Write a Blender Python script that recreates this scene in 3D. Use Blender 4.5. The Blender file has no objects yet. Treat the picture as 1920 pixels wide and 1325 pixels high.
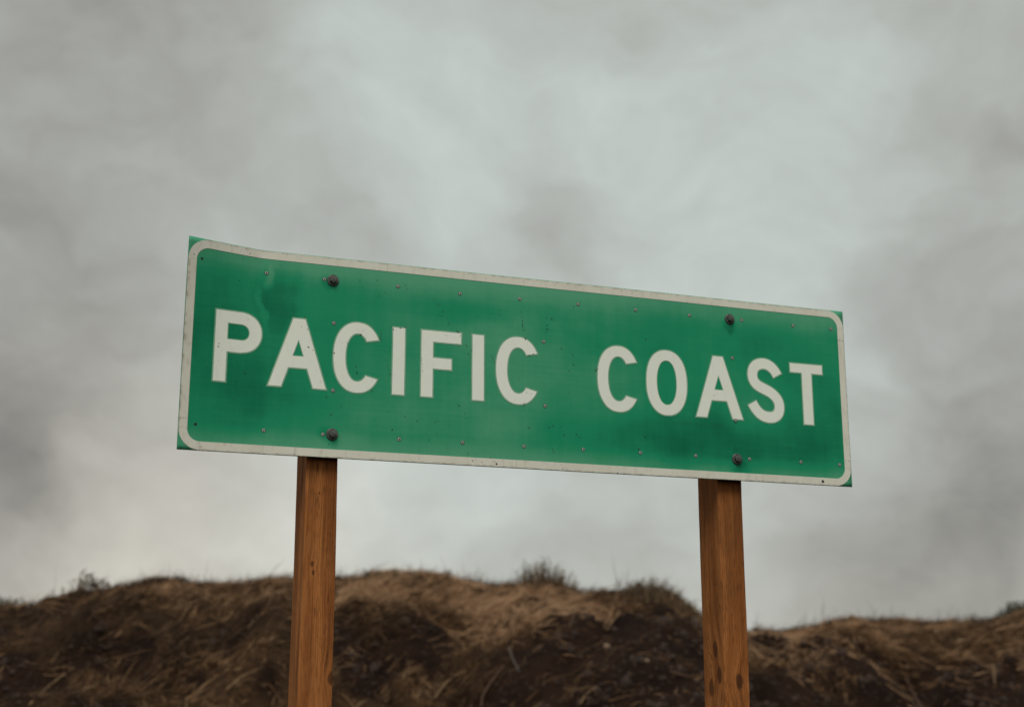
import bpy, bmesh, math, random
import numpy as np
from mathutils import Vector, Matrix
from mathutils.geometry import tessellate_polygon

scene = bpy.context.scene
COL = scene.collection
EYE = 1.6
FPX = 2555.8            # focal length in pixels of the 1920 px wide photograph
PITCH = 0.23375

# ------------------------------------------------------------------ camera
cam_d = bpy.data.cameras.new('camera')
cam = bpy.data.objects.new('camera', cam_d)
COL.objects.link(cam)
cam.location = (0, 0, EYE)
cam.rotation_euler = (math.pi / 2 + PITCH, 0, 0)
cam_d.sensor_width = 36
cam_d.lens = FPX / 1920 * 36
cam_d.clip_start = 0.05
cam_d.clip_end = 6000
cam_d.dof.use_dof = True
cam_d.dof.focus_distance = 4.2
cam_d.dof.aperture_fstop = 2.0
scene.camera = cam


def ray(px, py):
    """world direction seen at a pixel of the photograph, scaled to y = 1"""
    a = (px - 960) / FPX
    b = (662.5 - py) / FPX
    d = np.array([a, math.cos(PITCH) - b * math.sin(PITCH), math.sin(PITCH) + b * math.cos(PITCH)])
    return d / d[1]


# ------------------------------------------------------------------ node helper
class NT:
    def __init__(self, tree):
        self.t = tree
        self.n = tree.nodes
        self.n.clear()

    def new(self, kind, **kw):
        nd = self.n.new(kind)
        for k, v in kw.items():
            setattr(nd, k, v)
        return nd

    def link(self, a, b):
        self.t.links.new(a, b)

    def put(self, sock, v):
        if hasattr(v, 'is_linked') or isinstance(v, bpy.types.NodeSocket):
            self.link(v, sock)
        else:
            sock.default_value = v

    def math(self, op, a, b=0.0, c=0.0, clamp=False):
        nd = self.new('ShaderNodeMath', operation=op, use_clamp=clamp)
        self.put(nd.inputs[0], a)
        self.put(nd.inputs[1], b)
        self.put(nd.inputs[2], c)
        return nd.outputs[0]

    def vec(self, op, a, b=(0, 0, 0)):
        nd = self.new('ShaderNodeVectorMath', operation=op)
        self.put(nd.inputs[0], a)
        if op == 'SCALE':
            self.put(nd.inputs['Scale'], b)
        else:
            self.put(nd.inputs[1], b)
        return nd.outputs['Value'] if op in ('DOT_PRODUCT', 'LENGTH', 'DISTANCE') else nd.outputs[0]

    def rng(self, v, a, b, c=0.0, d=1.0, smooth=True):
        nd = self.new('ShaderNodeMapRange', interpolation_type='SMOOTHSTEP' if smooth else 'LINEAR')
        self.put(nd.inputs['Value'], v)
        for k, x in zip(('From Min', 'From Max', 'To Min', 'To Max'), (a, b, c, d)):
            nd.inputs[k].default_value = x
        return nd.outputs[0]

    def noise(self, v, scale, detail=4.0, rough=0.5, dist=0.0, color=False):
        nd = self.new('ShaderNodeTexNoise')
        self.link(v, nd.inputs['Vector'])
        nd.inputs['Scale'].default_value = scale
        nd.inputs['Detail'].default_value = detail
        nd.inputs['Roughness'].default_value = rough
        nd.inputs['Distortion'].default_value = dist
        return nd.outputs['Color' if color else 'Fac']

    def mix(self, fac, a, b):
        nd = self.new('ShaderNodeMix', data_type='RGBA')
        self.put(nd.inputs[0], fac)
        for s, v in ((nd.inputs[6], a), (nd.inputs[7], b)):
            if isinstance(v, tuple):
                v = (*v, 1.0) if len(v) == 3 else v
            self.put(s, v)
        return nd.outputs[2]

    def mapped(self, v, scale=(1, 1, 1), loc=(0, 0, 0), rot=(0, 0, 0)):
        nd = self.new('ShaderNodeMapping')
        self.link(v, nd.inputs[0])
        nd.inputs['Location'].default_value = loc
        nd.inputs['Rotation'].default_value = rot
        nd.inputs['Scale'].default_value = scale
        return nd.outputs[0]

    def sep(self, v):
        nd = self.new('ShaderNodeSeparateXYZ')
        self.link(v, nd.inputs[0])
        return nd.outputs

    def comb(self, x, y, z):
        nd = self.new('ShaderNodeCombineXYZ')
        for s, v in zip(nd.inputs, (x, y, z)):
            self.put(s, v)
        return nd.outputs[0]


# ------------------------------------------------------------------ world: overcast sky
SUN_EL, SUN_AZ = math.radians(52), math.radians(186)      # azimuth clockwise from +Y (ahead): behind the camera
world = bpy.data.worlds.new('World')
scene.world = world
world.use_nodes = True
w = NT(world.node_tree)
d = w.new('ShaderNodeTexCoord').outputs['Generated']
sky = w.new('ShaderNodeTexSky', sky_type='NISHITA', sun_disc=False)
sky.sun_elevation = SUN_EL
sky.sun_rotation = SUN_AZ
clear = w.vec('SCALE', sky.outputs[0], 0.06)
# the cloud deck: soft drifts of thicker and thinner cloud everywhere
warp_a = w.vec('SUBTRACT', w.noise(d, 3.2, 3.0, 0.5, color=True), (0.5, 0.5, 0.5))
warp_b = w.vec('SUBTRACT', w.noise(d, 9.0, 5.0, 0.55, color=True), (0.5, 0.5, 0.5))
dw = w.vec('ADD', d, w.vec('ADD', w.vec('SCALE', warp_a, 0.15), w.vec('SCALE', warp_b, 0.10)))
n1 = w.noise(w.mapped(dw, (1, 1, 1.5), rot=(0, 0.6, 0)), 3.6, 5.0, 0.5)
n2 = w.noise(w.mapped(dw, (1, 1, 1.6), (3, 1, 2), rot=(0, 0.75, 0)), 8.0, 7.0, 0.56)
val = w.math('ADD', w.math('MULTIPLY_ADD', n1, 0.14, -0.07), w.math('MULTIPLY_ADD', n2, 0.28, -0.14))
n3 = w.noise(w.mapped(dw, (1, 1, 1.8), (5, 7, 1), rot=(0, 0.7, 0)), 22.0, 5.0, 0.55)
val = w.math('ADD', val, w.math('MULTIPLY_ADD', n3, 0.09, -0.045))
# (pixel where the cloud stands, angular radius, brighter/darker)
CLOUDS = [
    (850, 340, .085, .09), (700, 290, .07, .05), (1260, 230, .14, .06), (690, 930, .07, .12), (900, 900, .06, .07),
    (420, 1010, .09, .07), (1420, 430, .09, .06), (1180, 720, .16, .05), (1470, 1000, .055, .05), (1680, 230, .10, .05), (560, 60, .09, .02),
    (330, 130, .085, -.06), (620, 450, .045, -.07), (1090, 345, .045, -.05), (1000, 440, .05, -.05), (1180, 420, .05, -.03),
    (20, 420, .08, -.06), (80, 620, .08, -.05), (250, 500, .05, -.03), (20, 930, .055, -.09), (160, 860, .05, -.06), (330, 840, .05, -.04),
    (800, 1000, .045, -.06), (1890, 850, .07, -.09), (1850, 540, .06, -.05), (1570, 390, .05, -.05), (1860, 1090, .09, -.11),
    (-130, 60, .15, -.05), (2060, 40, .12, -.04), (2080, 300, .13, -.04), (60, 760, .05, -.04), (1600, 1120, .07, -.07), (1740, 640, .05, -.04), (200, 330, .05, .03), (180, 1040, .05, .03),  # outer dark patches here also imitate lens darkening at the corners
]
for (px, py, r, amp) in CLOUDS:
    c = ray(px, py)
    c = c / np.linalg.norm(c)
    dist = w.vec('DISTANCE', dw, tuple(float(q) for q in c))
    val = w.math('ADD', val, w.rng(dist, 0.0, r * 1.9, amp, 0.0))
lum = w.math('ADD', val, 0.413)
lum = w.math('MAXIMUM', w.math('MINIMUM', lum, 0.70), 0.20)
tint = w.mix(w.rng(lum, 0.22, 0.56), (1.025, 0.995, 0.905), (0.935, 1.02, 0.955))
# a little warmer where the cloud is thin low down
tint = w.mix(w.rng(w.sep(dw)[2], 0.24, 0.02, 0, 0.35), tint, (1.05, 1.0, 0.90))
glow = ray(300, 1000) / np.linalg.norm(ray(300, 1000))
tint = w.mix(w.rng(w.vec('DISTANCE', dw, tuple(float(q) for q in glow)), 0.0, 0.24, 0.7, 0.0), tint, (1.09, 1.0, 0.86))
cloud = w.vec('MULTIPLY', tint, w.comb(lum, lum, lum))
skycol = w.mix(0.93, clear, cloud)
bg = w.new('ShaderNodeBackground')
w.link(skycol, bg.inputs[0])
bg.inputs[1].default_value = 1.0
w.link(bg.outputs[0], w.new('ShaderNodeOutputWorld').inputs[0])

sun_d = bpy.data.lights.new('sun', 'SUN')
sun_d.energy = 1.5
sun_d.angle = math.radians(26)
sun_d.color = (1.0, 0.955, 0.87)
sun = bpy.data.objects.new('sun', sun_d)
COL.objects.link(sun)
sv = Vector((math.sin(SUN_AZ) * math.cos(SUN_EL), math.cos(SUN_AZ) * math.cos(SUN_EL), math.sin(SUN_EL)))
sun.rotation_euler = sv.to_track_quat('Z', 'Y').to_euler()
sun.location = sv * 40

scene.cycles.max_bounces = 4
scene.cycles.diffuse_bounces = 3
scene.cycles.glossy_bounces = 2
scene.cycles.caustics_reflective = False
scene.cycles.caustics_refractive = False
vs = scene.view_settings
vs.view_transform = 'Standard'
vs.look = 'None'
vs.exposure = 0.16
vs.gamma = 1.0
vs.use_curve_mapping = False


# ------------------------------------------------------------------ materials
def material(name):
    m = bpy.data.materials.new(name)
    m.use_nodes = True
    t = NT(m.node_tree)
    bsdf = t.new('ShaderNodeBsdfPrincipled')
    t.link(bsdf.outputs[0], t.new('ShaderNodeOutputMaterial').inputs[0])
    return m, t, bsdf


def bump(t, bsdf, h, strength, dist):
    b = t.new('ShaderNodeBump')
    b.inputs['Strength'].default_value = strength
    b.inputs['Distance'].default_value = dist
    t.link(h, b.inputs['Height'])
    t.link(b.outputs[0], bsdf.inputs['Normal'])


def specks(t, co, scale, thr, keep):
    """small irregular chips: 1 where a chip is"""
    vo = t.new('ShaderNodeTexVoronoi')
    wob = t.vec('ADD', co, t.vec('SCALE', t.noise(co, 160, 2, color=True), 0.006))
    t.link(wob, vo.inputs['Vector'])
    vo.inputs['Scale'].default_value = scale
    rnd = t.sep(vo.outputs['Color'])
    size = t.math('MULTIPLY', rnd[1], thr)
    near = t.math('LESS_THAN', vo.outputs['Distance'], size)
    return t.math('MULTIPLY', near, t.math('LESS_THAN', rnd[0], keep))


def scratches(t, co, ang, scale, keep):
    m = t.mapped(co, (scale, scale, scale * 0.16), rot=(0, ang, 0))
    vo = t.new('ShaderNodeTexVoronoi')
    t.link(t.vec('ADD', m, t.vec('SCALE', t.noise(m, 3.0, 3, color=True), 0.25)), vo.inputs['Vector'])
    vo.inputs['Scale'].default_value = 1.0
    rnd = t.sep(vo.outputs['Color'])
    near = t.math('LESS_THAN', vo.outputs['Distance'], t.math('MULTIPLY', rnd[1], 0.075))
    brk = t.math('GREATER_THAN', t.noise(co, 120, 2), 0.5)
    return t.math('MULTIPLY', t.math('MULTIPLY', near, brk), t.math('LESS_THAN', rnd[0], keep))


def spot(t, u, v, u0, v0, ru, rv):
    a = t.math('MULTIPLY_ADD', u, 1 / ru, -u0 / ru)
    b = t.math('MULTIPLY_ADD', v, 1 / rv, -v0 / rv)
    return t.rng(t.math('SQRT', t.math('ADD', t.math('MULTIPLY', a, a), t.math('MULTIPLY', b, b))), 0.15, 1.0, 1.0, 0.0)


def make_green():
    m, t, b = material('green_reflective_sheeting')
    co = t.new('ShaderNodeTexCoord').outputs['Object']
    wn = t.vec('SUBTRACT', t.noise(co, 5.5, 4, 0.55, color=True), (.5, .5, .5))
    s = t.sep(t.vec('ADD', co, t.vec('SCALE', wn, 0.16)))
    u, v = s[0], s[2]
    s0 = t.sep(co)
    # fading of the film plus painted dent shading: 0 = dark green, 1 = chalky
    fade_shade = t.math('MULTIPLY_ADD', t.noise(t.mapped(co, (1, 1, 1.3)), 3.4, 5, 0.55), 0.7, 0.14)
    for (u0, v0, ru, rv, a) in ((.95, .30, .70, .42, .20), (.10, .36, .26, .42, -.20), (.28, .47, .10, .12, -.26), (.22, .20, .24, .16, -.16),  # patches of uneven tone; the one at the dent is painted shade
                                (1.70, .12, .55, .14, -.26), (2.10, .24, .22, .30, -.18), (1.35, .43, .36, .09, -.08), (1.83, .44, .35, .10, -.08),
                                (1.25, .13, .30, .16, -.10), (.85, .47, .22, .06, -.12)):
        fade_shade = t.math('MULTIPLY_ADD', spot(t, u, v, u0, v0, ru, rv), a, fade_shade)
    for (u0, v0, rr_) in ((.443, .068, .042), (.431, .530, .030), (1.782, .532, .028), (1.789, .060, .036)):  # darker round and just below each bolt
        fade_shade = t.math('MULTIPLY_ADD', spot(t, u, v, u0, v0, rr_, rr_ * 1.3), -.3, fade_shade)
    # rain-washed chalk collecting along the upper and lower rim
    fade_shade = t.math('ADD', fade_shade, t.rng(s0[2], 0.590, 0.49, 0.34, 0.0))
    fade_shade = t.math('ADD', fade_shade, t.rng(s0[2], 0.025, 0.090, 0.30, 0.0))
    fade_shade = t.math('MULTIPLY_ADD', spot(t, u, v, .252, .515, .022, .05), .35, fade_shade)  # painted highlights along the crease beside the dent
    fade_shade = t.math('MULTIPLY_ADD', spot(t, u, v, .232, .435, .014, .075), .22, fade_shade)
    streak = t.noise(t.mapped(co, (34, 1, 1.6)), 1.0, 3, 0.6)
    fade_shade = t.math('ADD', fade_shade, t.math('MULTIPLY_ADD', streak, 0.16, -0.08))
    brush = t.noise(t.mapped(co, (3, 1, 90), rot=(0, -0.02, 0)), 1.0, 2, 0.6)
    fade_shade = t.math('ADD', fade_shade, t.math('MULTIPLY_ADD', brush, 0.12, -0.06))
    col = t.mix(t.rng(fade_shade, 0.02, 0.48), (0.001, 0.145, 0.070), (0.013, 0.305, 0.146))
    col = t.mix(t.rng(fade_shade, 0.42, 0.98), col, (0.110, 0.415, 0.242))
    # diamond cells of the sheeting
    vo = t.new('ShaderNodeTexVoronoi', feature='DISTANCE_TO_EDGE')
    t.link(t.mapped(co, (1, 0.001, 1)), vo.inputs['Vector'])
    vo.inputs['Scale'].default_value = 240
    vo.inputs['Randomness'].default_value = 0.15
    cell = t.rng(vo.outputs['Distance'], 0.0, 0.12)
    col = t.mix(t.math('MULTIPLY_ADD', cell, -0.14, 0.14), col, (0.012, 0.11, 0.06))
    # chips and scrapes
    rub = t.rng(t.noise(co, 4.0, 3), 0.47, 0.6)
    ch = t.math('MULTIPLY', specks(t, co, 26, 0.105, 0.55), rub)
    ch = t.math('MAXIMUM', ch, t.math('MULTIPLY', specks(t, co, 70, 0.16, 0.22), rub))
    ch = t.math('MAXIMUM', ch, scratches(t, co, 0.35, 16, 0.20))
    ch = t.math('MAXIMUM', ch, scratches(t, co, 1.1, 20, 0.10))
    col = t.mix(t.math('MULTIPLY', ch, 0.85), col, (0.012, 0.035, 0.022))
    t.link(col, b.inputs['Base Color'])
    t.link(t.rng(fade_shade, 0, 1, 0.42, 0.62, False), b.inputs['Roughness'])
    b.inputs['Specular IOR Level'].default_value = 0.12
    bump(t, b, t.math('ADD', t.math('MULTIPLY', cell, 0.3), t.noise(co, 30, 3)), 0.12, 0.002)
    return m


def make_white(name, base, dirt, dirt_amt, rim=False):
    m, t, b = material(name)
    co = t.new('ShaderNodeTexCoord').outputs['Object']
    n = t.noise(co, 7, 5, 0.6)
    fine = t.noise(t.mapped(co, (1, 1, .4)), 55, 4, 0.6)
    col = t.mix(t.rng(n, 0.35, 0.7, 0, dirt_amt), base, dirt)
    col = t.mix(t.rng(fine, 0.50, 0.75, 0, dirt_amt * 0.8), col, tuple(c * 0.72 for c in dirt))
    rub = t.rng(t.noise(co, 4.0, 3), 0.42, 0.58)
    ch = t.math('MAXIMUM', t.math('MULTIPLY', specks(t, co, 34, 0.11, 0.5), rub), t.math('MULTIPLY', specks(t, co, 80, 0.17, 0.3), rub))
    ch = t.math('MAXIMUM', ch, scratches(t, co, 0.9, 18, 0.14))
    col = t.mix(t.math('MULTIPLY', ch, 0.8), col, (0.05, 0.042, 0.03))
    rust = t.rng(t.noise(co, 24, 4, 0.6), 0.66, 0.74, 0, 0.35)
    col = t.mix(rust, col, (0.30, 0.17, 0.09))
    if rim:                                     # grime lying along the outer lip of the sign
        s = t.sep(co)
        n2 = t.noise(co, 40, 4, 0.65)
        edge = t.math('MAXIMUM', t.rng(s[2], 0.6005, 0.609, 0, 1), t.math('MAXIMUM', t.rng(s[2], 0.009, 0.0, 0, 1),
                      t.math('MAXIMUM', t.rng(s[0], 0.007, 0.0, 0, 1), t.rng(s[0], 2.221, 2.227, 0, 1))))
        col = t.mix(t.math('MULTIPLY', edge, t.rng(n2, 0.40, 0.66, 0.0, 0.6)), col, (0.26, 0.19, 0.13))
    t.link(col, b.inputs['Base Color'])
    b.inputs['Roughness'].default_value = 0.5
    b.inputs['Specular IOR Level'].default_value = 0.3
    bump(t, b, fine, 0.1, 0.001)
    return m


def make_plain(name, c1, c2, scale, rough, metal=0.0, bs=0.3):
    m, t, b = material(name)
    co = t.new('ShaderNodeTexCoord').outputs['Object']
    n = t.noise(co, scale, 5, 0.6)
    t.link(t.mix(t.rng(n, 0.35, 0.65), c1, c2), b.inputs['Base Color'])
    b.inputs['Roughness'].default_value = rough
    b.inputs['Metallic'].default_value = metal
    bump(t, b, n, bs, 0.002)
    return m


def make_wood(name, knots, seed):
    """knots: (x, y, z, radius) in post coordinates"""
    m, t, b = material(name)
    co = t.new('ShaderNodeTexCoord').outputs['Object']
    p = t.vec('ADD', co, t.vec('SCALE', t.vec('SUBTRACT', t.noise(t.mapped(co, (1, 1, .25), (seed, 0, 0)), 7, 2, color=True), (.5, .5, .5)), 0.018))
    core = None
    ring_push = None
    for (kx, ky, kz, kr) in knots:
        dv = t.vec('MULTIPLY', t.vec('SUBTRACT', co, (kx, ky, kz)), (1, 1, 0.52))
        dist = t.math('ADD', t.vec('LENGTH', dv), t.math('MULTIPLY_ADD', t.noise(co, 70, 3), kr * 0.5, -kr * 0.25))
        c = t.rng(dist, kr * 0.55, kr * 1.05, 1, 0)
        # rings round the knot: the grain swings aside
        pu = t.math('MULTIPLY', t.rng(dist, 0.0, kr * 4.2, 1, 0), kr * 1.3)
        core = c if core is None else t.math('MAXIMUM', core, c)
        ring_push = pu if ring_push is None else t.math('ADD', ring_push, pu)
    s = t.sep(p)
    gx = t.math('ADD', t.math('ADD', s[0], t.math('MULTIPLY', s[1], 0.8)), ring_push) if ring_push is not None else t.math('ADD', s[0], t.math('MULTIPLY', s[1], 0.8))
    gv = t.comb(gx, t.math('MULTIPLY', s[1], 0.3), t.math('MULTIPLY', s[2], 0.035))
    big = t.noise(gv, 32, 3, 0.55)
    grain = t.noise(gv, 130, 4, 0.6)
    pores = t.noise(t.mapped(co, (1, 1, .06), (0, seed, 0)), 480, 2, 0.5)
    late = t.math('SINE', t.math('ADD', t.math('MULTIPLY', gx, 1000.0), t.math('MULTIPLY', t.noise(gv, 14, 3, 0.5), 34.0)))
    blot = t.noise(t.mapped(co, (1, 1, .35), (seed, seed, 0)), 9, 4, 0.55)
    col = t.mix(t.rng(big, 0.36, 0.62), (0.26, 0.088, 0.024), (0.45, 0.170, 0.050))
    col = t.mix(t.rng(grain, 0.50, 0.72, 0, .6), col, (0.120, 0.045, 0.015))
    col = t.mix(t.rng(late, 0.35, 1.0, 0, .5), col, (0.15, 0.050, 0.013))
    col = t.mix(t.rng(pores, 0.54, 0.66, 0, .6), col, (0.07, 0.028, 0.012))
    col = t.mix(t.rng(blot, 0.48, 0.68, 0, .45), col, (0.145, 0.058, 0.020))
    col = t.mix(t.rng(blot, 0.46, 0.30, 0, .5), col, (0.42, 0.168, 0.056))
    if core is not None:
        col = t.mix(t.math('MULTIPLY', core, 0.72), col, (0.035, 0.014, 0.008))
    t.link(col, b.inputs['Base Color'])
    b.inputs['Roughness'].default_value = 0.85
    b.inputs['Specular IOR Level'].default_value = 0.12
    bump(t, b, t.math('ADD', grain, t.math('MULTIPLY', pores, 0.5)), 0.35, 0.002)
    return m


GREEN = make_green()
WHITE = make_white('white_reflective_letter', (0.91, 0.945, 0.84), (0.86, 0.87, 0.75), 0.2)
BORDER = make_white('white_reflective_border', (0.80, 0.785, 0.68), (0.68, 0.645, 0.54), 0.5, True)
FRINGE = make_plain('bleached_green_fringe', (0.19, 0.42, 0.27), (0.28, 0.47, 0.32), 20, 0.55, bs=0.05)
EDGE = make_plain('weathered_panel_edge', (0.20, 0.125, 0.08), (0.12, 0.10, 0.08), 30, 0.8)
BACK = make_plain('dull_aluminium', (0.42, 0.42, 0.41), (0.30, 0.30, 0.29), 12, 0.5, 0.7)
STEEL = make_plain('weathered_bolt_steel', (0.055, 0.062, 0.055), (0.12, 0.125, 0.108), 90, 0.6, 0.2)
RUSTY = make_plain('rusty_bolt_steel', (0.055, 0.045, 0.040), (0.12, 0.085, 0.062), 90, 0.75, 0.2)
RIVET = make_plain('aluminium_rivet', (0.52, 0.56, 0.50), (0.38, 0.42, 0.37), 200, 0.5, 0.0)
HOLE = make_plain('dark_hole', (0.012, 0.010, 0.009), (0.02, 0.015, 0.012), 100, 0.9)


def obj_from(name, verts, faces, mats, parent=None, mat_idx=None, smooth=False):
    me = bpy.data.meshes.new(name)
    me.from_pydata([tuple(map(float, v)) for v in verts], [], faces)
    for m in (mats if isinstance(mats, (list, tuple)) else [mats]):
        me.materials.append(m)
    if mat_idx is not None:
        me.polygons.foreach_set('material_index', mat_idx)
    if smooth:
        me.polygons.foreach_set('use_smooth', [True] * len(me.polygons))
    me.update()
    o = bpy.data.objects.new(name, me)
    COL.objects.link(o)
    o.parent = parent
    return o


def big_mesh(name, V, quads=None, tris=None, mat=None, smooth=False):
    me = bpy.data.meshes.new(name)
    V = np.asarray(V, dtype=np.float32)
    me.vertices.add(len(V))
    me.vertices.foreach_set('co', V.ravel())
    parts, tot = [], []
    if quads is not None and len(quads):
        parts.append(np.asarray(quads, np.int32).ravel()); tot.append(np.full(len(quads), 4, np.int32))
    if tris is not None and len(tris):
        parts.append(np.asarray(tris, np.int32).ravel()); tot.append(np.full(len(tris), 3, np.int32))
    idx = np.concatenate(parts); tot = np.concatenate(tot)
    start = np.concatenate([[0], np.cumsum(tot)[:-1]]).astype(np.int32)
    me.loops.add(len(idx)); me.loops.foreach_set('vertex_index', idx)
    me.polygons.add(len(tot)); me.polygons.foreach_set('loop_start', start); me.polygons.foreach_set('loop_total', tot)
    if smooth:
        me.polygons.foreach_set('use_smooth', np.ones(len(tot), bool))
    me.update(calc_edges=True)
    me.validate()
    me.materials.append(mat)
    o = bpy.data.objects.new(name, me)
    COL.objects.link(o)
    return o


# ------------------------------------------------------------------ terrain
RS = np.random.RandomState(7)
_lat = RS.rand(256, 256)


def vnoise(x, y):
    xi = np.floor(x).astype(int); yi = np.floor(y).astype(int)
    fx = x - xi; fy = y - yi
    fx = fx * fx * (3 - 2 * fx); fy = fy * fy * (3 - 2 * fy)
    a = _lat[xi & 255, yi & 255]; b_ = _lat[(xi + 1) & 255, yi & 255]
    c = _lat[xi & 255, (yi + 1) & 255]; e = _lat[(xi + 1) & 255, (yi + 1) & 255]
    return (a + (b_ - a) * fx) * (1 - fy) + (c + (e - c) * fx) * fy - 0.5


def fbm(x, y, n=4, g=0.5):
    r = 0; a = 1; s = 1
    for i in range(n):
        r = r + a * vnoise(x * s + 17.3 * i, y * s + 9.1 * i); a *= g; s *= 2.03
    return r


CREST = [(-700, 1190, 11.5), (-300, 1140, 11.5), (0, 1122, 11.6), (60, 1124, 11.7), (95, 1108, 11.8), (140, 1101, 12.0), (190, 1102, 12.0), (260, 1090, 12.1),
         (330, 1078, 12.3), (440, 1084, 12.4), (500, 1077, 12.4), (545, 1078, 12.4), (640, 1080, 12.6), (720, 1082, 12.8), (850, 1075, 13.0),
         (890, 1081, 13.0), (950, 1083, 12.9), (1020, 1078, 12.8), (1060, 1086, 12.7), (1085, 1100, 12.6), (1125, 1098, 12.5), (1180, 1094, 12.4),
         (1215, 1092, 12.4), (1265, 1103, 12.4), (1312, 1142, 12.5), (1350, 1166, 12.9), (1400, 1173, 13.4), (1460, 1177, 13.7), (1530, 1169, 13.9),
         (1600, 1157, 14.0), (1690, 1150, 14.0), (1770, 1154, 14.0), (1870, 1152, 13.9), (1900, 1143, 13.8), (1930, 1134, 13.7), (2100, 1110, 13.5), (2700, 1150, 13.5)]
_cx = np.array([ray(a, b_)[0] * y for a, b_, y in CREST])
_ch = np.array([EYE + ray(a, b_ + 9)[2] * y for a, b_, y in CREST])      # the grass stands a little above the earth
_cy = np.array([y for a, b_, y in CREST])
_S = np.linspace(0, 12, 481)


def _profile(knots):
    sl = np.interp(_S, [k[0] for k in knots], [k[1] for k in knots])
    return np.concatenate([[0], np.cumsum((sl[1:] + sl[:-1]) / 2 * (_S[1] - _S[0]))])


P_GENTLE = _profile([(0, .05), (.3, .16), (1.3, .26), (1.7, .72), (3.2, .62), (5, .48), (12, .4)])     # rounded brow, then a cut face
P_STEEP = _profile([(0, .06), (.3, .30), (1.0, .42), (2.5, .50), (5, .48), (12, .4)])


def shelf(x):                       # where the brow is broad
    return np.clip(np.interp(x, [-6, -2.2, -1.3, 0.0, 1.0, 1.6, 2.2, 2.8, 7], [0, 0.1, 0.8, 1, .85, .35, .6, .9, .9]), 0, 1)


def height(x, y):
    x = np.asarray(x, float); y = np.asarray(y, float)
    crest = np.interp(x, _cx, _ch)
    yc = np.interp(x, _cx, _cy) + 0.10 * vnoise(x * 1.7, y * 0 + 3.3)
    s = yc - y
    sp = np.clip(s, 0, 12)
    k = shelf(x)
    drop = k * np.interp(sp, _S, P_GENTLE) + (1 - k) * np.interp(sp, _S, P_STEEP)
    drop = drop + 0.03 * np.clip(-s, 0, 40)
    far = np.clip((np.abs(x) - 14) / 60, 0, 1)
    crest = crest * (1 - far) + (2.2 + 1.0 * vnoise(x * 0.02, y * 0.02)) * far
    near = np.clip(sp / 0.7, 0.15, 1) * (s < 9)
    amp = np.clip(1 - (s - 4.5) / 1.5, 0.12, 1)
    lump = 0.26 * fbm(x * 0.95 + 4, y * 0.95 + 2, 2) + 0.13 * fbm(x * 2.6, y * 2.6, 2) + 0.075 * fbm(x * 6.5, y * 6.5, 3) + 0.03 * fbm(x * 20, y * 20, 2)
    # slumps running obliquely down the face
    run = np.abs(fbm((x + 0.8 * y) * 1.2, (y - x * 0.3) * 0.5, 2))
    lump = lump - 0.16 * np.clip(0.22 - run, 0, 1) / 0.22 * np.clip(sp - .6, 0, 1)
    z = crest - drop + lump * near * amp
    # hollow washed out of the right bank
    z = z - 0.32 * np.exp(-(((x - 3.35) / .38) ** 2 + ((y - 11.2) / .7) ** 2))
    flat = 0.02 * fbm(x * 0.7, y * 0.7, 3)
    t = np.clip((z - 0.0) / 0.5, -1, 1)
    return np.where(z > 0.5, z, np.where(s > 0, np.maximum(flat, 0.5 * (t * .5 + .5) ** 2 * 1.0 + flat * .3 - .0), z))


def cover(x, y):
    """how much dead grass covers the ground, 0..1"""
    yc = np.interp(x, _cx, _cy)
    s = yc - y
    n = fbm(x * 1.6 + 7, y * 1.6, 3) + 0.5 * fbm(x * 5, y * 5, 2)
    c = 0.74 + 0.8 * n
    # lower down the straw thins out to trampled patches on dark earth
    c = c - np.clip((s - np.interp(x, [-5, -3, -1.2, 0.3], [.2, .9, 1.2, 1.5])) / 1.1, 0, 1) * (0.50 - 1.3 * np.clip(n, -.3, .3))
    # bare cut face in the middle and right
    face = np.clip((s - np.interp(x, [-1.0, 0.0, 0.4, 1.5, 1.75, 2.1, 3.2, 6], [3.2, 2.1, 1.15, .55, .5, 1.25, 1.15, 1.3])) / 0.35 + 1.1 * n, 0, 1)
    bare = np.interp(x, [-1.4, -0.2, 0.5, 6], [0.25, 0.6, 0.93, 0.93])
    c = c * (1 - bare * face)
    # thick straw mat on the broad brow between the posts
    c = c + 0.55 * np.exp(-((x + 0.75) / 1.0) ** 2) * np.clip((1.75 - s) / .4, 0, 1)
    c = c + 0.30 * np.exp(-((x + 1.0) / .8) ** 2) * np.clip((2.7 - s) / .5, 0, 1) * np.clip(s - 1.2, 0, 1)
    # darker, thin ground at the far left
    c = c * np.interp(x, [-5.2, -4.2, -3.2], [0.35, 0.45, 1.0])
    return np.clip(c, 0.0, 1)


def grow(start, first, limit, ratio):
    out, st = [], first
    v = start
    while v < limit:
        st *= ratio
        v += st
        out.append(v)
    return out


xs_mid = np.arange(-6.4, 6.41, 0.036)
xr = grow(6.4, 0.036, 1500, 1.16)
xs = np.concatenate([-np.array(xr)[::-1], xs_mid, xr])
ys_mid = np.arange(8.4, 14.61, 0.036)
yb = grow(-8.4, 0.036, 1500, 1.18)
yf = grow(14.6, 0.036, 2500, 1.18)
ys = np.concatenate([-np.array(yb)[::-1], ys_mid, yf])
GX, GY = np.meshgrid(xs, ys, indexing='ij')
GZ = height(GX, GY)
nx, ny = GX.shape
V = np.stack([GX, GY, GZ], -1).reshape(-1, 3)
I = np.arange(nx * ny).reshape(nx, ny)
Q = np.stack([I[:-1, :-1], I[1:, :-1], I[1:, 1:], I[:-1, 1:]], -1).reshape(-1, 4)

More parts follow.
